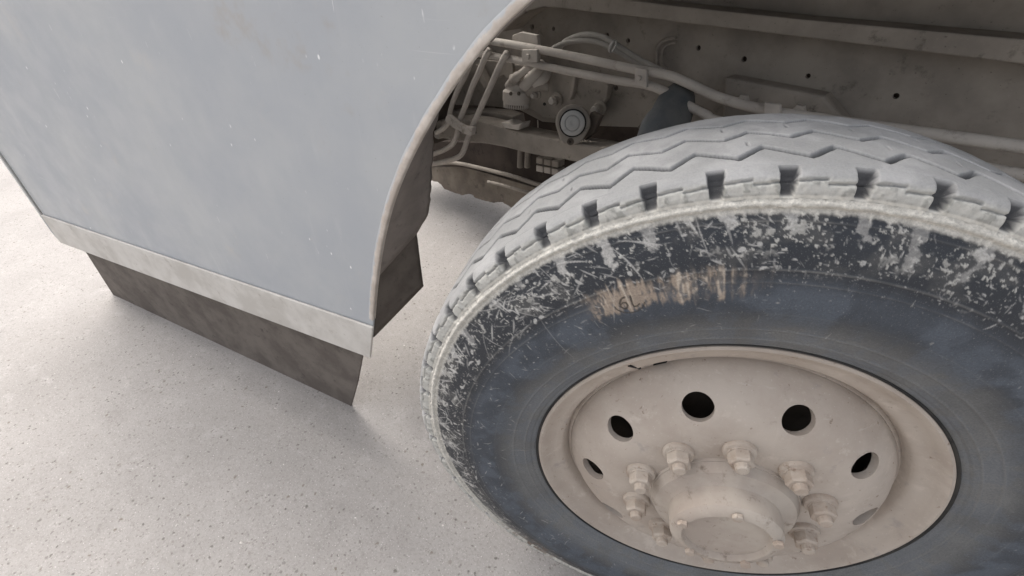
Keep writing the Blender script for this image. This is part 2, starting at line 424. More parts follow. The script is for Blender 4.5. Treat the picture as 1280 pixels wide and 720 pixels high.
# three lines coming down
for pts, r in (([(612, 62), (605, 75), (598, 92), (591, 107), (583, 129), (575.5, 148), (573, 158), (570.5, 170), (566, 180), (556, 187), (545, 191.5), (532, 196)], 3.5),
               ([(634, 66), (626, 80), (618, 97), (611, 113), (600, 137), (591, 157), (585, 172), (580, 187), (576, 194), (568, 198.5), (555, 202), (541, 205), (526, 208)], 3.6),
               ([(590, 74), (581, 96), (575, 107), (569.5, 119), (565, 131), (562, 143), (561, 152), (555, 160), (545, 166)], 3.3)):
    tube('air_line', [P_(x, y, .37) for x, y in pts], pr(r, P_(590, 130, .37)), PIPE, truck, seg=12)
c = slab('line_clamp', [(557, 146), (560, 143), (573, 154), (590, 163), (587, 169), (583, 168), (566, 160), (556, 151)], .345, .014, PIPE, truck, bevel=.002)
hexnut('clamp_bolt', P_(565, 152, .345), (0, -1, 0), pr(2.5, P_(565, 152, .345)), .005, PIPE, c)
slab('line_clamp', [(577, 158), (590, 160), (589, 170), (576, 167)], .342, .02, PIPE, truck, bevel=.003)
# short stubs and small pieces left of the lines
slab('frame_gusset', [(540, 158), (549, 150), (560, 158), (556, 172), (541, 176)], .45, .03, UNDER, truck, bevel=.003)
slab('frame_gusset', [(594, 80), (600, 84), (606, 96), (612, 108), (606, 112), (598, 100)], .46, .02, UNDER, truck, bevel=.003)
tube('hose_stub', [P_(546, 170, .42), P_(550, 164, .42), P_(556, 160, .42)], pr(4, P_(550, 164, .42)), HOSE, truck)
slab('step_plate', [(560, 72), (640, 78), (642, 97), (633, 98), (629, 93), (624, 98), (600, 92), (560, 88)], .49, .012, UNDER, truck, bevel=.002)

# arched rubber hoses over the frame
tube('brake_hose', [P_(x, y, Y) for x, y, Y in ((697, 66, .46), (705, 53, .46), (722, 45, .455), (738, 43, .45), (755, 47, .45), (769, 55, .45), (783, 64, .45), (797, 73, .44), (812, 81, .43), (826, 88, .42), (850, 99, .42))], pr(3.3, P_(740, 48, .46)), HOSE, truck)
tube('brake_hose', [P_(x, y, Y) for x, y, Y in ((683, 66, .46), (696, 58, .46), (713, 52, .455), (735, 50.5, .45), (752, 54, .45), (766, 61, .45), (780, 68.5, .45), (797, 79, .44), (812, 87, .43), (835, 96, .42))], pr(3.4, P_(740, 48, .46)), HOSE, truck)
tp_ = P_(766, 58, .448)
dd = P_(775, 63, .45)-P_(757, 52, .45)
lathe('cable_tie', [(pr(7.5, tp_), -.003), (pr(8, tp_), 0), (pr(7.5, tp_), .003)], tp_, dd, PALEM, truck, seg=20)
tube('tie_tail', [P_(770, 52, .44), P_(770, 56, .435), P_(765, 65, .43)], .0018, PALEM, truck)
tube('hose_loop', [P_(x, y, .53) for x, y in ((845, 47), (832, 50), (824, 56), (821, 66), (822, 80), (826, 88), (840, 92))], pr(2.2, P_(830, 60, .53)), UNDER, truck)
tube('hose_loop', [P_(x, y, .53) for x, y in ((845, 53), (834, 56), (828, 64), (828, 80), (834, 86))], pr(1.6, P_(830, 60, .53)), UNDER, truck)

# relay valve with its knurled cap and fittings
vc = P_(645.5, 124, .455); rv = pr(17.3, vc)
ax = np.array([.06, -.12, -1.0])
val = lathe('relay_valve', [(rv*.55, -.068), (rv*.62, -.05), (rv*.8, -.042), (rv*.84, -.028), (rv*1.0, -.022), (rv*1.0, .004), (rv*.93, .009), (rv*.93, .013)], vc, ax, PIPE, truck, seg=40)
for k in range(34):
    a = 2*math.pi*k/34; F = frame(vc, ax); p0 = F((rv*.88*math.cos(a), rv*.88*math.sin(a), .010)); p1 = F((rv*.88*math.cos(a), rv*.88*math.sin(a), .024))
    tube('cap_tooth', [p0, p1], rv*.055, PIPE, val, seg=6, sm=0)
lathe('cap_core', [(rv*.78, .0), (rv*.78, .019), (rv*.6, .021)], vc, ax, UNDERD, val, seg=32)
for x, y in ((639, 117), (649, 117)):
    hexnut('valve_bolt', P_(x, y, .455-rv*1.0), (0, -1, .2), pr(2.4, vc), .004, UNDERD, val)
tube('valve_arm', [P_(636, 108, .44), P_(645, 97, .43), P_(656, 88, .42), P_(664, 82, .41)], [pr(5.5, vc)]*8+[pr(4, vc)]*30, PIPE, truck)
tube('valve_fitting', [P_(655, 108, .45), P_(664, 98, .45), P_(672, 88, .46), P_(678, 80, .48)], pr(7, vc), PIPE, truck)
tube('valve_fitting', [P_(668, 106, .46), P_(680, 98, .47), P_(684, 86, .49)], pr(6, vc), PIPE, truck)
tube('valve_port', [P_(660, 116, .46), P_(674, 108, .465), P_(686, 108, .48)], pr(5.5, vc), UNDER, truck)
for x, y, Y, r, h in ((668.5, 119, .455, 5, .018), (693, 125, .505, 7.5, .022), (747, 136, .505, 8, .026)):
    c = P_(x, y, Y); b = lathe('flange_bolt', [(pr(r, c)*1.15, 0), (pr(r, c)*1.15, .005), (pr(r, c)*.8, .007), (pr(r, c)*.8, h), (pr(r, c)*.5, h+.002)], c+np.array([0, .012, 0]), (0.1, -1, 0), UNDER, truck, seg=20)
    hexnut('bolt_head', c+np.array([0, .012-h, 0]), (.1, -1, 0), pr(r*.62, c), .008, PIPE, b)
lathe('grease_hole', [(pr(1.8, P_(681, 130, .52)), 0), (pr(1.8, P_(681, 130, .52)), .004)], P_(681, 130, .524), (0, -1, 0), BLACK, truck, seg=12)  # black disc in place of a hole, its inner shade as colour

# spring shackle: eye with bushing
YS = .40; c = P_(716, 154, YS)
SN = CAM-c; SN = SN/np.linalg.norm(SN); SN = SN*.85+np.array([0, -1, 0])*.15; SN /= np.linalg.norm(SN)
eye = []
for k in range(25):
    a = R(-22+224*k/24); eye.append((716+22*math.cos(a), 153-22.5*math.sin(a)))
eye += [(700, 174), (704, 180), (722, 181), (729, 174)]
sh = prism('spring_shackle', [on(x, y, c, SN) for x, y in eye], -SN*.03, UNDER, truck, bevel=.005)
lathe('bushing_seal', [(pr(16.8, c), 0), (pr(16.8, c), .003), (pr(14, c), .0032)], c, SN, BLACK, sh, seg=40)
lathe('bushing_ring', [(pr(15.0, c), 0), (pr(15.0, c), .005), (pr(13.6, c), .0065), (pr(9.6, c), .0065), (pr(9.2, c), .004)], c, SN, PALEM, sh, seg=40)
lathe('shackle_pin', [(pr(8.6, c), 0), (pr(8.6, c), .0065), (pr(7.2, c), .008), (pr(2.5, c), .0075), (pr(1.5, c), .0065)], c, SN, PALEM, sh, seg=32)
lathe('drain_boss', [(pr(4.5, c), 0), (pr(4, c), .004), (pr(2.2, c), .004), (pr(2, c), 0)], on(713, 177, c, SN), SN, UNDERD, sh, seg=20)
slab('shackle_back', [(738, 140), (750, 146), (742, 166), (728, 178), (722, 176), (732, 160)], .45, .02, UNDERD, truck, bevel=.003)

# leaf spring / radius beam
bm_px = [(548, 172.5), (565, 175), (582, 177), (608, 180), (631, 184.5), (648, 189), (666, 193.5), (700, 199), (726, 204), (800, 220), (900, 240), (900, 215), (800, 195), (754, 184.5), (731, 181), (709, 177.5), (690, 173), (670, 169.5), (650, 165), (627, 159), (600, 152), (575, 148), (552, 150)]
slab('leaf_spring', bm_px, .41, .07, UNDER, truck, bevel=.006)
lathe('beam_hole', [(pr(1.6, P_(595, 165, .41)), 0), (pr(1.6, P_(595, 165, .41)), .001)], P_(594.5, 165.5, .41), (0, -1, 0), BLACK, truck, seg=12)  # flat black disc, the hole's darkness is only colour
slab('spring_clip', [(626, 153), (636, 154), (640, 157), (650, 155), (648, 163), (630, 160)], .40, .05, PIPE, truck, bevel=.003)
slab('upper_leaf', [(560, 139), (600, 139), (626, 141), (640, 146), (642, 158), (600, 152), (560, 147)], .50, .06, UNDER, truck, bevel=.004)
# engine bay behind: dark backing slab and added occluders
def box(name, a, b, m, parent=None, **k):
    (x0, y0, z0), (x1, y1, z1) = a, b
    return prism(name, [(x0, y0, z0), (x1, y0, z0), (x1, y0, z1), (x0, y0, z1)], (0, y1-y0, 0), m, parent, **k)
slab('engine_backing', [(480, -60), (1500, -60), (1500, 420), (900, 250), (760, 215), (538, 190), (480, 190)], .76, .45, BAY, truck, bevel=.01)  # masks the view through the frame, dark where the bay is only shade
box('sun_blocker_plate', (-1.34, -.05, .60), (-1.32, .95, 1.27), UNDERD, truck)  # unseen plate, added to keep the front sun out of the bay
box('cab_floor_occluder', (-1.0, .18, 1.28), (1.6, 2.0, 1.33), UNDERD, truck)  # out of view, added as an occluder to darken the underside
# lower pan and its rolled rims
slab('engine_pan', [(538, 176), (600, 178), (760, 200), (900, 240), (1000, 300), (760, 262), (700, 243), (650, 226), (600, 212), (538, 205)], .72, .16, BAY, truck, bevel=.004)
tube('pan_rim', [P_(x, y, .70) for x, y in ((540, 206), (560, 203.5), (575, 204.5), (600, 210), (640, 220), (671, 230), (720, 243), (780, 258))], pr(2.6, P_(640, 220, .7)), UNDER, truck, seg=10)
tube('pan_rim', [P_(x, y, .66) for x, y in ((610, 227), (630, 232), (650, 238), (680, 247), (720, 256))], pr(2.0, P_(640, 230, .66)), UNDER, truck, seg=10)
def jag(pts, amp, n=5):
    out = []
    for (x0, y0), (x1, y1) in zip(pts[:-1], pts[1:]):
        for k in range(n):
            t = k/n; out.append((x0+(x1-x0)*t, y0+(y1-y0)*t+rng.uniform(-amp, amp)))
    return out+[pts[-1]]
low = jag([(541, 226.5), (547, 227.5), (551.5, 231), (555, 236), (565, 240), (577, 244), (582, 243), (587, 242.5), (591, 244), (594, 248), (605, 251), (617, 254), (621, 252.5), (628, 253), (640, 260), (664, 268), (720, 282)], .45)
slab('front_crossmember', [(525, 222)]+low+[(740, 262), (700, 243), (650, 229), (600, 214), (575, 208), (540, 209), (525, 208)], .80, .10, DIRTM, truck, bevel=.004)
# battery-like block of ribs seen past the tyre
for r_ in range(2):
    for c_ in range(3):
        x = 670+c_*9.6; y = 196.5+r_*9.8+c_*2.0
        slab('cooler_cell', [(x, y), (x+8.4, y+1.8), (x+8.2, y+9.6), (x-.2, y+8.0)], .64, .04, PIPE if r_ else UNDER, truck, bevel=.0035)
for x in (651, 660):
    tube('engine_hose', [P_(x, 186, .66), P_(x-.5, 196, .66), P_(x-1, 209, .66)], pr(3.8, P_(x, 190, .66)), UNDER, truck)
tube('hanging_cable', [P_(672, 150, .62), P_(672.5, 158, .62), P_(671.5, 166, .62)], .0022, PIPE, truck)

# blue-grey air bellows above the tyre
c = P_(833, 158, .36); a2 = P_(850, 118, .42)
ln = np.linalg.norm(a2-c); rb = pr(30, c)
lathe('damper', [(rb*.95, -.05), (rb*1.02, -.01), (rb*.95, .01), (rb*.86, .02), (rb*.80, ln*.7), (rb*.62, ln), (rb*.4, ln+.02)], c, a2-c, BLUEG, truck, seg=40)
slab('damper_bracket', [(796, 160), (806, 146), (818, 136), (812, 150), (806, 166)], .40, .03, UNDERD, truck, bevel=.003)
# more of the same further back along the frame
slab('spring_bracket', [(905, 96), (1030, 120), (1090, 190), (1080, 300), (940, 300), (900, 180)], .50, .05, UNDER, truck, bevel=.008)
for x, y in ((930, 125), (1000, 138), (1050, 190)):
    hexnut('frame_bolt', P_(x, y, .50), (0, -1, 0), .014, .012, PIPE, truck)
slab('pipe_clamp', [(955, 128), (975, 131), (975, 172), (955, 168)], .366, .010, PIPE, truck, bevel=.002)
# other rail, axle
box('far_rail', (-1.2, 1.42, .80), (4.5, 1.5, 1.08), UNDERD, truck)
box('frame_rear', (1.6, .55, .80), (4.5, .62, 1.08), UNDER, truck, bevel=.005)
tube('front_axle', [(.0, .16, HUB_Z-.02), (.0, .35, HUB_Z-.10), (.0, .6, HUB_Z-.15), (.0, 1.4, HUB_Z-.15), (0, 1.9, HUB_Z)], .055, UNDERD, truck, seg=12)

# cab above: shell, window, door
CB = fr(-.62, ZT)
def cabpt(s, inward, z): q = P0+D*s-PN*inward; return np.array([q[0], q[1], z])
cabo = [cabpt(-.75, .0, ZT+.006), cabpt(.55, .02, ZT+.006), cabpt(.55, 2.0, ZT+.006), cabpt(-.75, 2.2, ZT+.006)]
prism('wing_top', [cabpt(.56, .0, ZT+.006), cabpt(SEND+.1, .05, ZT+.006), cabpt(SEND+.1, .40, ZT+.006), cabpt(.56, .5, ZT+.006)], (0, 0, .02), PANEL, truck, bevel=.008)
prism('cab_shell', cabo, (0, 0, 1.15), PANEL, truck, bevel=.05)
wnd = [cabpt(-.5, -.004, 2.05), cabpt(.42, -.004, 2.05), cabpt(.38, -.004, 2.6), cabpt(-.5, -.004, 2.6)]
gm = M('dark_glass', .08, 0, .6); gm.color((.02, .023, .026))
prism('side_window', wnd, PN*.006, gm.m, truck, bevel=.01)
hd = tube('door_handle', [cabpt(-.4, -.035, 1.85), cabpt(-.2, -.035, 1.85)], .012, BLACK, truck)

# ------------------------------------------------------------------ wheel
TV = np.cross([0, 0, 1.0], AX)
WM = Matrix(((TV[0], -AX[0], 0, HUB[0]), (TV[1], -AX[1], 0, HUB[1]), (TV[2], -AX[2], 1, HUB[2]), (0, 0, 0, 1)))
# local frame: X along the rolling direction, -Y outwards along the axle, Z up

def grid_mesh(name, Pr, Po, U, Rfield, m, colattr=None, wrap=True):
    """Pr,Po arrays (U,V) of radius and outward offset"""
    nu, nv = Pr.shape; a = U[:, None]
    co = np.empty((nu, nv, 3), np.float32); co[..., 0] = Pr*np.cos(a); co[..., 1] = -Po; co[..., 2] = Pr*np.sin(a)
    me = bpy.data.meshes.new(name); me.vertices.add(nu*nv); me.vertices.foreach_set('co', co.ravel())
    i = np.arange(nu); j = np.arange(nv-1); I, J = np.meshgrid(i, j, indexing='ij'); I2 = (I+1) % nu
    q = np.stack([I*nv+J, I2*nv+J, I2*nv+J+1, I*nv+J+1], -1).reshape(-1, 4).astype(np.int32)
    nf = len(q); me.loops.add(nf*4); me.loops.foreach_set('vertex_index', q.ravel())
    me.polygons.add(nf); me.polygons.foreach_set('loop_start', np.arange(nf, dtype=np.int32)*4)
    me.polygons.foreach_set('use_smooth', np.ones(nf, bool)); me.update(calc_edges=True)
    if colattr is not None:
        at_ = me.color_attributes.new('Col', 'FLOAT_COLOR', 'POINT')
        c4 = np.ones((nu*nv, 4), np.float32); c4[:, :colattr.shape[-1]] = colattr.reshape(nu*nv, -1); at_.data.foreach_set('color', c4.ravel())
    me.materials.append(m); return me

def vnoise(nu, nv, cu, cv, seed=0):
    """smooth value noise on a (nu,nv) grid with cu x cv cells, periodic in u"""
    r = np.random.RandomState(seed); cu = max(2, int(cu)); cv = max(2, int(cv)); G = r.rand(cu, cv+2).astype(np.float32)
    x = np.arange(nu)/nu*cu; y = np.arange(nv)/max(1, nv-1)*cv; xi = x.astype(int); yi = np.minimum(y.astype(int), cv)
    fx = x-xi; fy = y-yi; fx = (fx*fx*(3-2*fx))[:, None]; fy = (fy*fy*(3-2*fy))[None]
    a = G[xi % cu][:, yi]; b = G[(xi+1) % cu][:, yi]; c_ = G[xi % cu][:, np.minimum(yi+1, cv+1)]; d = G[(xi+1) % cu][:, np.minimum(yi+1, cv+1)]
    return (a*(1-fx)+b*fx)*(1-fy)+(c_*(1-fx)+d*fx)*fy
def fbm(nu, nv, cu, cv, oct=4, seed=0, g=.55):
    s = 0; w_ = 1; t = 0
    for k in range(oct): s = s+w_*vnoise(nu, nv, cu*2**k, cv*2**k, seed*31+k); t += w_; w_ *= g
    return s/t
def sstep(x, a, b): t = np.clip((x-a)/(b-a), 0, 1); return t*t*(3-2*t)

# ---- sidewall
side_prof = np.array([(.296, .092), (.300, .106), (.307, .114), (.318, .119), (.332, .1225), (.345, .1265), (.360, .131), (.378, .1345), (.398, .1355), (.415, .1345), (.432, .131), (.450, .1255), (.466, .119), (.480, .112), (.488, .1085), (.4915, .1085), (.4935, .1098), (.496, .1095), (.4975, .107), (.500, .1055)])
def resample(P, n):
    P = np.array(smoothpath([np.array(p) for p in P], 8)); d = np.r_[0, np.cumsum(np.hypot(*np.diff(P, axis=0).T))]
    t = np.linspace(0, d[-1], n); return np.stack([np.interp(t, d, P[:, 0]), np.interp(t, d, P[:, 1])], 1)
NU, NV = 2700, 190
S = resample(side_prof, NV)
U = np.linspace(0, 2*np.pi, NU, endpoint=False)
deg = np.degrees(U)[:, None]; rad = S[:, 0][None]
nvec = np.gradient(S, axis=0); nvec = np.stack([-nvec[:, 1], nvec[:, 0]], 1); nvec /= np.linalg.norm(nvec, axis=1)[:, None]
if nvec[len(nvec)//2, 1] < 0: nvec = -nvec
du = 2*np.pi*.42/NU; dv = np.hypot(*(S[1]-S[0]))

def add_strokes(F, n, ang_rng, r_rng, length, width, direction, strength=(.4, 1), seed=1, curve=.0):
    """draw short tapered scratches into field F. direction: mean angle (deg) in the (circumferential, radial) frame, spread"""
    r = np.random.RandomState(seed)
    for _ in range(n):
        a0 = r.uniform(*ang_rng); r0 = r.uniform(*r_rng); L = r.uniform(*length)*(.4+r.rand()**2); w_ = r.uniform(*width)
        th = R(direction[0]+direction[1]*r.randn()); st = r.uniform(*strength); kap = curve*r.randn()
        m_ = max(3, int(L/.0008)); t = np.linspace(0, 1, m_); tt = th+kap*t
        X = np.cumsum(np.cos(tt))*L/m_; Y = np.cumsum(np.sin(tt))*L/m_
        ui = (R(a0)/(2*np.pi)*NU+X/(2*np.pi*r0/NU)); vi = np.interp(r0+Y, S[:, 0], np.arange(NV))
        ww = w_*np.sin(np.pi*np.clip(t*.9+.08, 0, 1))
        k = 2
        for uu, vv, q in zip(ui, vi, ww):
            iu = int(round(uu)); iv = int(round(vv)); 
            for a in range(-k, k+1):
                for b in range(-k, k+1):
                    y = iv+b
                    if 0 <= y < NV:
                        d2 = math.hypot((iu+a-uu)*du, (y-vv)*dv); val = st*max(0., min(1., (q-d2)/.0007+.5))
                        if val > 0:
                            x = (iu+a) % NU
                            if F[x, y] < val: F[x, y] = val
scr = np.zeros((NU, NV), np.float32)
VIS = (85, 260)
add_strokes(scr, 800, VIS, (.425, .487), (.002, .012), (.0003, .0009), (0, 60), (.2, .9), 11, .6)
add_strokes(scr, 110, VIS, (.43, .485), (.02, .06), (.0004, .0008), (8, 25), (.3, .8), 12, .5)
add_strokes(scr, 190, VIS, (.33, .43), (.004, .018), (.0004, .0009), (40, 60), (.2, .75), 13, .4)
add_strokes(scr, 34, VIS, (.42, .48), (.008, .018), (.0014, .0028), (60, 50), (.7, .95), 14, .6)
add_strokes(scr, 130, (125, 240), (.44, .487), (.01, .035), (.0007, .0016), (25, 40), (.45, .9), 16, .6)
add_strokes(scr, 650, (-100, 85), (.425, .487), (.003, .015), (.0004, .001), (0, 55), (.25, .9), 15, 1.1)
add_strokes(scr, 60, (150, 222), (.435, .486), (.008, .026), (.0011, .0026), (80, 35), (.5, .95), 17, .7)
add_strokes(scr, 50, (100, 160), (.43, .484), (.02, .06), (.0006, .0013), (35, 35), (.4, .8), 18, .3)
add_strokes(scr, 110, (95, 235), (.37, .44), (.004, .016), (.0005, .0011), (50, 50), (.35, .9), 19, .6)
# long fine radial cracks
for a0, r0, r1 in ((134.5, .445, .35), (172, .36, .32), (126, .40, .36), (182, .345, .31), (113, .43, .39)):
    add_strokes(scr, 1, (a0, a0+.1), (r0, r0+.001), (abs(r0-r1)*1.0, abs(r0-r1)*1.01+.0001), (.0006, .0007), (-84, 2), (.35, .4), int(a0), .1)

# flecks of dried mud
n1 = fbm(NU, NV, 700, 50, 3, 3); n2 = fbm(NU, NV, 90, 8, 4, 5); n3 = fbm(NU, NV, 330, 26, 4, 6)
zone_out = sstep(rad, .418, .445)*np.ones_like(deg)
leftness = sstep(deg, 128, 165)*(1-sstep(deg, 225, 262))
fleck = sstep(n1+.30*(n2-.5)+.03*leftness, .70, .76)*zone_out*.9
patch = sstep(n3*.65+n2*.35+.05*leftness, .63, .69)*zone_out*sstep(rad, .43, .47)
spk = sstep(vnoise(NU, NV, 1300, 95, 9), .90, .97)*sstep(rad, .34, .40)*.7
# mud that has run down from each tread notch
NOTCH = 48; PH = 112.0; STEP = 360/NOTCH
dr = np.zeros((NU, NV), np.float32); r_ = np.random.RandomState(4)
for k in range(NOTCH):
    a0 = PH+k*STEP+r_.uniform(-1.4, 1.0); ln_ = r_.choice([.012, .02, .03, .04])*r_.uniform(.8, 1.2); st = r_.uniform(.5, 1); lean = r_.uniform(-30, 30)
    if abs(k) in (1,): ln_, st = .042, 1
    if k == 2: ln_, st = .028, .9
    if k == 0: ln_, st = .03, .65
    dA = (deg-a0+180) % 360-180; depth_ = .490-rad
    wid = 1.15*(1-depth_/ln_*.55)
    m_ = sstep(wid-np.abs(dA-lean*depth_)+(n3-.5)*2.2, -.1, .25)*sstep(ln_-depth_+(n1-.5)*.02, 0, .006)
    dr = np.maximum(dr, m_*st*.85)
edge = sstep(rad+.004*(n1-.5), .483, .4875)
# tan mud stain with radial brush marks
stn_a = (1-sstep(np.abs(deg-114)+(n2-.5)*16, 6, 17))*np.ones_like(rad)
low_b = .3925+.006*np.sin(deg*.35); 
streak = vnoise(NU, NV, 900, 5, 21)*.6+vnoise(NU, NV, 420, 3, 22)*.4
rag = (streak-.5)*.030
stn_r = sstep(rad+rag, .392, .402)*(1-sstep(rad-rag*.8, .424, .437))
core = np.exp(-((deg-118.5)/5.0)**2)*.45
stain = np.clip(stn_a*stn_r*(.35+.9*sstep(streak+.25*(n1-.5)+core, .36, .62)), 0, 1)
# embossed mark in the stain: small 6L in a ring
mark = np.zeros((NU, NV), np.float32)
def seg_mark(pts, w_=.0011, c0=(118.9, .4035), tilt=R(-6)):
    for (x0, y0), (x1, y1) in zip(pts[:-1], pts[1:]):
        for t in np.linspace(0, 1, 14):
            x = x0+(x1-x0)*t; y = y0+(y1-y0)*t; X = x*math.cos(tilt)-y*math.sin(tilt); Y = x*math.sin(tilt)+y*math.cos(tilt)
            uu = (R(c0[0])-X/c0[1])/(2*np.pi)*NU; vv = np.interp(c0[1]+Y, S[:, 0], np.arange(NV)); iu, iv = int(round(uu)), int(round(vv))
            for a in range(-3, 4):
                for b in range(-3, 4):
                    d2 = math.hypot((iu+a-uu)*du, (iv+b-vv)*dv); val = max(0., min(1., (w_-d2)/.0006+.5))
                    if 0 <= iv+b < NV: mark[(iu+a) % NU, iv+b] = max(mark[(iu+a) % NU, iv+b], val)
g_ = .0115
six = [(-.15, 1.0), (-.55, .85), (-.85, .4), (-.85, .0), (-.6, -.3), (-.3, -.3), (-.1, .0), (-.2, .35), (-.5, .42), (-.8, .2)]
el = [(.25, 1.0), (.2, .2), (.3, -.2), (.6, -.25), (.95, .0)]
seg_mark([(x*g_-.001, y*g_*1.1) for x, y in six]); seg_mark([(x*g_+.001, y*g_*1.1) for x, y in el])
ring = [(1.55*g_*math.cos(R(a)), .25*g_+1.25*g_*math.sin(R(a))) for a in range(185, 356, 10)]
seg_mark(ring, .0007); 

# colour
def C(*c): return np.array(c, np.float32)
def mixc(col_, c2, k): return col_*(1-k[..., None])+c2*k[..., None]
base = np.broadcast_to(C(.024, .027, .033), (NU, NV, 3)).copy()
inner = (1-sstep(rad+.02*(n2-.5), .335, .385))
mid = sstep(rad+.03*(n2-.5), .35, .385)*(1-sstep(rad+.02*(n2-.5), .40, .43))
base = mixc(base, C(.066, .078, .096), np.clip(mid*(.4+.9*n2), 0, 1)*np.ones_like(deg))  # bluish sheen of the middle band put into the colour
base = mixc(base, C(.175, .175, .172), inner*(.5+.6*fbm(NU, NV, 40, 5, 4, 8))*np.ones_like(deg))
haze_ = sstep(n2, .42, .62)*(1-sstep(rad, .40, .44))*.30; base = mixc(base, C(.13, .15, .18), haze_)
base = mixc(base, C(.16, .15, .135), zone_out*sstep(n2+.08*leftness, .50, .70)*.25)
for rr, wd, k in ((.430, .0009, .5), (.4155, .0007, .28), (.341, .0008, .3), (.3215, .001, .35), (.372, .0006, .15), (.478, .0008, .35)):
    base = mixc(base, C(.26, .25, .23), np.exp(-((rad-rr)/wd)**2)*k*(.35+.65*sstep(n2, .35, .6)))
MUD = C(.47, .455, .42)
mudk = np.clip(np.maximum.reduce([fleck, patch*.75, spk*.8]), 0, 1); base = mixc(base, MUD, mudk*.85)
base = mixc(base, C(.50, .485, .46), scr*.85)
base = mixc(base, C(.47, .455, .43), dr*(.65+.5*n1))
fine_s = sstep(vnoise(NU, NV, 1350, 40, 55)*.5+vnoise(NU, NV, 800, 12, 56)*.5+core*.5, .34, .62)
stain = stain*(.25+.75*fine_s)*(.15+.85*sstep(n2*.5+n3*.5+core*.6, .40, .56)); base = mixc(base, C(.43, .34, .26), stain*.72)
base = mixc(base, C(.60, .53, .44), stain*sstep(streak, .60, .75)*.5)
base = mixc(base, C(.05, .04, .03), mark*.9)
edc = C(.60, .57, .51)*(.75+.45*n1[..., None]); base = mixc(base, edc, edge*(.82+.18*n3))
# grease and brown soil low on the sidewall
lowsoil = np.exp(-((deg-232)/9)**2)*sstep(n3, .5, .6)*zone_out; base = mixc(base, C(.13, .085, .06), lowsoil*.8)
base = np.clip(base, 0, 1)
# relief: moulded rings, flecks stand proud
hgt = .0007*mudk+.0005*dr*n1+.0006*scr*.4+.0005*stain*streak-.0009*mark
for rr, wd, k in ((.430, .0012, .0007), (.4155, .001, .0005), (.341, .0015, .0009), (.3215, .0012, .0012), (.478, .0012, .0007), (.310, .002, -.0012)):
    hgt = hgt+np.exp(-((rad-rr)/wd)**2)*k
hgt = hgt+np.exp(-((rad-.4895)/.0012)**2)*-.0010+.0008*(n2-.5)*zone_out+edge*(n1-.5)*.0016
Pr = S[:, 0][None]+nvec[:, 0][None]*hgt; Po = S[:, 1][None]+nvec[:, 1][None]*hgt
def vcol_mat(name, rough_lo, rough_hi, bumpd=.0006, dk=.28):
    m = M(name, .7, 0, .35); a_ = m.n('ShaderNodeVertexColor', layer_name='Col'); 
    n_ = m.noise(420, 4, .7); c = m.mix(m.ramp(n_, .35, .7, 0, dk), a_.outputs[0], (.02, .02, .022))
    c = m.mix(m.ramp(m.noise(700, 3, .6), .60, .72, 0, .22), c, (.42, .41, .39)); m.color(c)
    bw = m.n('ShaderNodeRGBToBW'); m.l(a_.outputs[0], bw.inputs[0]); m.l(m.ramp(bw.outputs[0], .03, .3, rough_lo, rough_hi), m.b.inputs['Roughness'])
    m.bump(n_, .5, bumpd); return m.m
SIDE = vcol_mat('scuffed_black_rubber_sidewall', .50, .95)
wheel_me_parent = None

# ---- tread
TU = 2400
tread_prof = np.array([(.500, .1055), (.506, .1050), (.5115, .1040), (.5165, .1020), (.5215, .0985), (.5250, .092), (.5275, .078), (.5290, .055), (.5300, .028), (.5300, 0), (.5300, -.028), (.5290, -.055), (.5275, -.078), (.5250, -.092), (.5190, -.100), (.509, -.105), (.498, -.108), (.47, -.118), (.43, -.128), (.39, -.130), (.34, -.12), (.30, -.106)])
def dens(P, parts):
    P = np.array(smoothpath([np.array(p) for p in P], 10)); d = np.r_[0, np.cumsum(np.hypot(*np.diff(P, axis=0).T))]
    tot = []
    x0 = 0
    for x1, n in parts: tot += list(np.linspace(x0, x1, n, endpoint=False)); x0 = x1
    tot.append(d[-1]); t = np.array(tot); return np.stack([np.interp(t, d, P[:, 0]), np.interp(t, d, P[:, 1])], 1), t
T_, tl = dens(tread_prof, ((.245, 185), (.44, 14)))
TVn = len(T_); U2 = np.linspace(0, 2*np.pi, TU, endpoint=False); dg = np.degrees(U2)[:, None]; off = T_[:, 1][None]; rr_ = T_[:, 0][None]
tn = np.gradient(T_, axis=0); tn = np.stack([tn[:, 1], -tn[:, 0]], 1); tn /= np.linalg.norm(tn, axis=1)[:, None]
k0 = np.argmin(abs(T_[:, 1])); 
if tn[k0, 0] < 0: tn = -tn
ker = np.hanning(27); ker /= ker.sum(); tn = np.stack([np.convolve(np.pad(tn[:, q], 13, 'edge'), ker, 'valid') for q in (0, 1)], 1); tn /= np.linalg.norm(tn, axis=1)[:, None]
# zigzag grooves. phase p in 0..1 per notch step
def zig(center, amp, phase, longfrac=.6):
    p = ((dg-PH)/STEP+phase) % 1.0
    # going up in angle: long run drifting inwards, then a short jump outwards
    lp = longfrac; y = np.where(p < lp, 1-2*p/lp, -1+2*(p-lp)/(1-lp)); return center+amp*y
w1 = fbm(TU, TVn, 60, 6, 3, 41); w2 = fbm(TU, TVn, 500, 30, 3, 42); w3 = fbm(TU, TVn, 160, 12, 3, 43)
top = (T_[:, 0] > .5235) & (abs(T_[:, 1]) < .095); 
dep = np.zeros((TU, TVn))
for cen, amp, ph, hw, dp in ((.052, .0135, .36, .0046, .0130), (.000, .0105, .24, .0037, .012), (-.048, .0075, .30, .0032, .011)):
    z = zig(cen, amp, ph)+(w3-.5)*.003
    k = 1-sstep(np.abs(off-z), hw*.55, hw*1.25+.0006); dep = np.maximum(dep, k*dp)
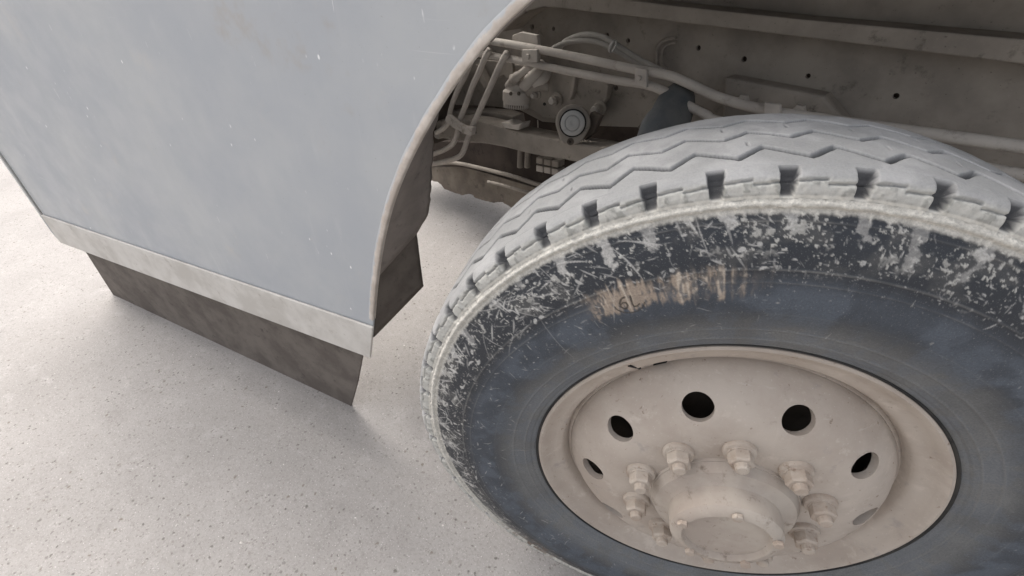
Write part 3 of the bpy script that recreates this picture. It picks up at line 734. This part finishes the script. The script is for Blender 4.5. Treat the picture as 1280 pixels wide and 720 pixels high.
# shallow sipes and cut marks on the ribs
for cen, lo, hi, ph in ((.45, .020, .034, .0), (.05, -.03, -.018, .3)):
    p = ((dg-PH)/STEP+ph) % 1.0; kk = (1-sstep(np.abs(p-cen)*STEP*R(1)*.53, .0004, .0014))*sstep(off, lo, lo+.003)*(1-sstep(off, hi-.003, hi))
    keep = (vnoise(TU, TVn, 47, 2, 77) > .45); dep = np.maximum(dep, kk*.004*keep)
# groove line on the shoulder, slanting back from each notch
p = ((dg-PH)/STEP+.5) % 1.0-.5
edge_s = .1020+.0*p
kk = (1-sstep(np.abs(rr_-(.5165-.0045*p+(w2-.5)*.0015)), .0006, .0019))*(off > .09); dep = np.maximum(dep, kk*.0035)
kk = (1-sstep(np.abs((off-.083)-(w3-.5)*.003), .0004, .0014))*(rr_ > .52)*(off > .07); dep = np.maximum(dep, kk*.0008)
dep_l = dep
tl2 = tl[None]; sh_ridge = tl[np.argmin(abs(T_[:, 0]-.5015)+(T_[:, 1] < 0)*9)]; sh_top = tl[np.argmin(abs(T_[:, 1]-.0845)+(T_[:, 0] < .5)*9)]
x = p*STEP*math.pi/180*.52; y = (tl2-sh_ridge)/(sh_top-sh_ridge)      # 0 at the ridge, 1 at its top
hw = .0062+.0035*np.clip(y, 0, 1)**.6
xx = x-.0015*(1-y)
no = sstep(hw-np.abs(xx)+(w2-.5)*.0012, 0, .0022)*sstep(y, -.02, .10)*(1-sstep(y, .93, 1.0))
dep = dep*(1-no)+no*(.0115+.006*np.sin(np.clip(y, 0, 1)*math.pi))
rough_b = sstep(off, .095, .102)*(rr_ > .498)
rel = -dep+(w1-.5)*.0016+(w2-.5)*.0006+rough_b*((w2-.5)*.0022)
TPr = rr_+tn[:, 0][None]*rel; TPo = off+tn[:, 1][None]*rel
tb = np.broadcast_to(C(.335, .33, .32), (TU, TVn, 3)).copy()
tb = mixc(tb, C(.42, .41, .40), sstep(w1, .4, .65)*.8)
tb = mixc(tb, C(.27, .265, .265), sstep(w3*.6+w2*.4, .55, .68)*.3)
butt = sstep(np.broadcast_to(-rr_, (TU, TVn)), -.5225, -.515)*(off > .09)
tb = mixc(tb, C(.50, .485, .44), butt*(.55+.45*w3))
tb = mixc(tb, C(.22, .22, .20), butt*sstep(w2, .58, .68)*.6)
tb = mixc(tb, C(.58, .55, .49), sstep(-rr_, -.5055, -.502)*(off > .09)*np.ones_like(dg)*.8)
tb = mixc(tb, C(.11, .11, .115), sstep(dep, .0015, .0060)*.86)  # shading inside the grooves painted into the vertex colour
tb = mixc(tb, C(.17, .165, .15), np.exp(-((rr_-.5045)/.0009)**2)*(off > .09)*(.35+.65*sstep(w2, .4, .6))*.7)  # dark stripe stands for the shade of a groove by the ridge
tb = mixc(tb, C(.06, .06, .063), no*.8)  # pocket shade painted over each notch
tb = mixc(tb, C(.16, .15, .14), (off < -.1)*np.ones_like(dg)*.8)
TREAD = vcol_mat('dusty_worn_tread', .8, .95, .0005, .12)

# ---- steel disc and rim
disc_c = [(.095, .128), (.100, .1395), (.106, .1425), (.150, .1425), (.165, .1415), (.180, .1380), (.194, .1325), (.208, .1245), (.222, .113), (.233, .100), (.241, .087), (.246, .078)]
disc_full = disc_c+[(.246, .066), (.236, .070), (.22, .098), (.20, .117), (.175, .128), (.150, .1325), (.106, .1325), (.095, .128)]
def wl(a, o, b): return (a, -o, b)
def wlathe(name, prof, seg, m, parent, closed=False, ang=40):
    v = []; f = []; n = len(prof)
    for r, h in prof:
        for k in range(seg):
            a = 2*math.pi*k/seg; v.append((r*math.cos(a), -h, r*math.sin(a)))
    for i in range(n-1 if not closed else n):
        i2 = (i+1) % n
        for k in range(seg): f.append([i*seg+k, i*seg+(k+1) % seg, i2*seg+(k+1) % seg, i2*seg+k])
    o = mesh(name, v, f, m, parent, smooth=True); sharp(o, ang); return o
RIM = M('dusty_beige_steel_wheel', .8, 0, .3)
c_ = RIM.mix(RIM.ramp(RIM.noise(9, 5), .35, .65), (.385, .325, .275), (.45, .39, .335))
c_ = RIM.mix(RIM.ramp(RIM.noise(26, 5, .7), .56, .72, 0, .6), c_, (.55, .485, .42))
c_ = RIM.mix(RIM.ramp(RIM.noise(55, 6, .7), .60, .72, 0, .5), c_, (.28, .24, .20))
c_ = RIM.mix(RIM.ramp(RIM.noise(15, 4, .7), .60, .70, 0, .6), c_, (.30, .27, .25))
c_ = RIM.mix(RIM.ramp(RIM.noise(5, 6, .75, None, .8), .54, .66, 0, .5), c_, (.52, .455, .39))
c_ = RIM.mix(RIM.ramp(RIM.noise(85, 4, .7), .64, .71, 0, .75), c_, (.19, .14, .105))
c_ = RIM.mix(RIM.ramp(RIM.noise(1, 4, .6, RIM.scale((14, 14, 120))), .66, .74, 0, .3), c_, (.60, .55, .49))
c_ = RIM.mix(RIM.ramp(RIM.noise(240, 3, .7), .63, .72, 0, .4), c_, (.62, .56, .50))
RIM.color(c_); RIM.bump(RIM.math('ADD', RIM.noise(120, 5, .7), RIM.math('MULTIPLY', RIM.noise(18, 4), 2)), .4, .0012)
RIMM = RIM.m
wheel = wlathe('wheel', disc_full[:-1], 180, RIMM, truck, closed=True)
NST = 10; NPH = 166.5
cuts = []
for k in range(NST):
    a = R(147.5+37.0-36*5+k*36-.0)
    nr = np.array([math.cos(a)*.42, -.9, math.sin(a)*.42]); c0 = np.array([.203*math.cos(a), -.128, .203*math.sin(a)])
    v1, f1 = lathe_vf([(.0215, -.06), (.0215, .06)], 36); F = frame(c0, nr); cuts.append(([F(p) for p in v1], f1))
cut(wheel, cuts)
wheel.data.materials.clear(); wheel.data.materials.append(RIMM)
wheel.data.polygons.foreach_set('use_smooth', [True]*len(wheel.data.polygons)); sharp(wheel, 30)
wheel.matrix_world = WM
wheel['label'] = 'dusty beige disc wheel with black scuffed tyre'
# rim: base, locking ring, flange
wlathe('rim', [(.243, .02), (.2445, .074), (.2475, .0765), (.2500, .0740), (.252, .0705), (.2540, .0745), (.2575, .0850), (.262, .0905), (.270, .0935), (.277, .0965), (.284, .1025), (.2895, .1095), (.2945, .1125), (.2985, .1110), (.3005, .1050), (.2985, .094), (.292, .08), (.27, .07), (.262, -.09), (.30, -.105), (.296, -.112), (.25, -.09), (.235, .0)], 220, RIMM, wheel)
# notches in the ring
tyre_me = grid_mesh('tyre', Pr, Po, U, None, SIDE, base)
tyre = bpy.data.objects.new('tyre', tyre_me); col.objects.link(tyre); tyre.parent = wheel
tread_me = grid_mesh('tread', TPr, TPo, U2, None, TREAD, tb)
tread = bpy.data.objects.new('tread', tread_me); col.objects.link(tread); tread.parent = wheel
wlathe('rim_gap', [(.2990, .1095), (.3003, .1108), (.3022, .1122), (.3034, .1118), (.3034, .104), (.2990, .104)], 180, BLACK, wheel)  # solid black ring, the shade of the gap put into its colour
# lock-ring split and pry notches: black blocks, recess shade given as colour
def radial_box(name, a_deg, r0, r1, wdt, o0, o1, m, skew=0):
    a = R(a_deg); er = np.array([math.cos(a), 0, math.sin(a)]); et = np.array([-math.sin(a), 0, math.cos(a)]); ey = np.array([0, -1., 0])
    pts = [er*r0-et*wdt/2+ey*o0, er*r0+et*wdt/2+ey*o0, er*r1+et*(wdt/2+skew)+ey*o1, er*r1+et*(-wdt/2+skew)+ey*o1]
    return prism(name, pts, -ey*.01, m, wheel)
radial_box('ring_split', 128.5, .2555, .279, .0034, .0865, .1005, BLACK, .004)
radial_box('pry_slot', 121.5, .2515, .2580, .019, .0790, .0900, BLACK)
# hub, cap and nuts
HUBM = dusty('greasy_dusty_hub', (.36, .305, .26), (.44, .385, .33), (.13, .095, .07), fine=70, big=12)
NUTM = dusty('rusty_dusty_steel', (.37, .30, .245), (.46, .40, .34), (.17, .105, .068), fine=110, big=22, bump=.7)
wlathe('hub', [(.110, .10), (.106, .150), (.100, .160), (.086, .163), (.080, .168), (.078, .196), (.072, .202), (.062, .204), (.058, .196), (.0, .195)], 72, HUBM, wheel)
wlathe('hub_ring', [(.1035, .142), (.1045, .1462), (.1085, .1462), (.1095, .142)], 72, HUBM, wheel)
for k in range(5):
    a = R(20+72*k); hexnut('hub_bolt', (.068*math.cos(a), -.203, .068*math.sin(a)), (0, -1, 0), .008, .006, NUTM, wheel, rot=k)
for k in range(NST):
    a = R(NPH+k*36); cx, cz = .1325*math.cos(a), .1325*math.sin(a); rot = k*.8
    nut = lathe('wheel_nut', [(.0225, 0), (.0228, .004), (.0215, .0075), (.0175, .0085), (.0170, .010)], (cx, -.1415, cz), (0, -1, 0), NUTM, wheel, seg=32)
    for dz, r6, h6 in ((.009, .0172, .0185),):
        pass
    v = []; f = []; F = frame((cx, -.1500, cz), (0, -1, 0))
    # hex body, shoulder and stud end in one turned piece
    rings = [(0, .0172, 6), (.0150, .0172, 6), (.0175, .0150, 6), (.0176, .0098, 12), (.0245, .0094, 12), (.0262, .0078, 12)]
    for h6, r6, kind in rings:
        for q in range(12):
            aa = rot+math.pi*q/6; rr6 = r6*(1 if kind == 12 or q % 2 == 0 else .866*1.01); v.append(F((rr6*math.cos(aa), rr6*math.sin(aa), h6)))
    for i in range(len(rings)-1):
        for q in range(12): f.append([i*12+q, i*12+(q+1) % 12, (i+1)*12+(q+1) % 12, (i+1)*12+q])
    f.append(list(range((len(rings)-1)*12, len(rings)*12)))
    b = len(v)
    base_prof = [(0.0, -.0085, .0222), (0.0, -.0040, .0226), (0, -.0012, .0205), (0, .0, .0165)]
    hx = mesh('nut_tmp', v, f, NUTM, None, bevel=0)
    # join hex into the nut mesh
    bm = bmesh.new(); bm.from_mesh(nut.data); bm.from_mesh(hx.data); bm.to_mesh(nut.data); bm.free(); bpy.data.objects.remove(hx)
    nut.data.polygons.foreach_set('use_smooth', [True]*len(nut.data.polygons)); sharp(nut, 28)
# brake drum seen dark through the hand holes
wlathe('brake_drum', [(.0, .06), (.15, .06), (.205, .05), (.21, .03), (.21, -.10), (.0, -.10)], 64, UNDERD, wheel)
tube('axle_stub', [(0, .05, 0), (0, .16, -.01)], .07, UNDERD, wheel, sm=0, seg=16)

# wheel on the far side of the same axle
far = wheel.copy(); col.objects.link(far); far.parent = truck
far.matrix_world = Matrix.Translation((0, 2.02, HUB_Z)) @ Matrix.Rotation(math.pi, 4, 'Z') @ Matrix.Translation((0, 0, 0)) @ Matrix(WM.to_3x3()).to_4x4()
for ch in list(wheel.children):
    q = ch.copy(); col.objects.link(q); q.parent = far
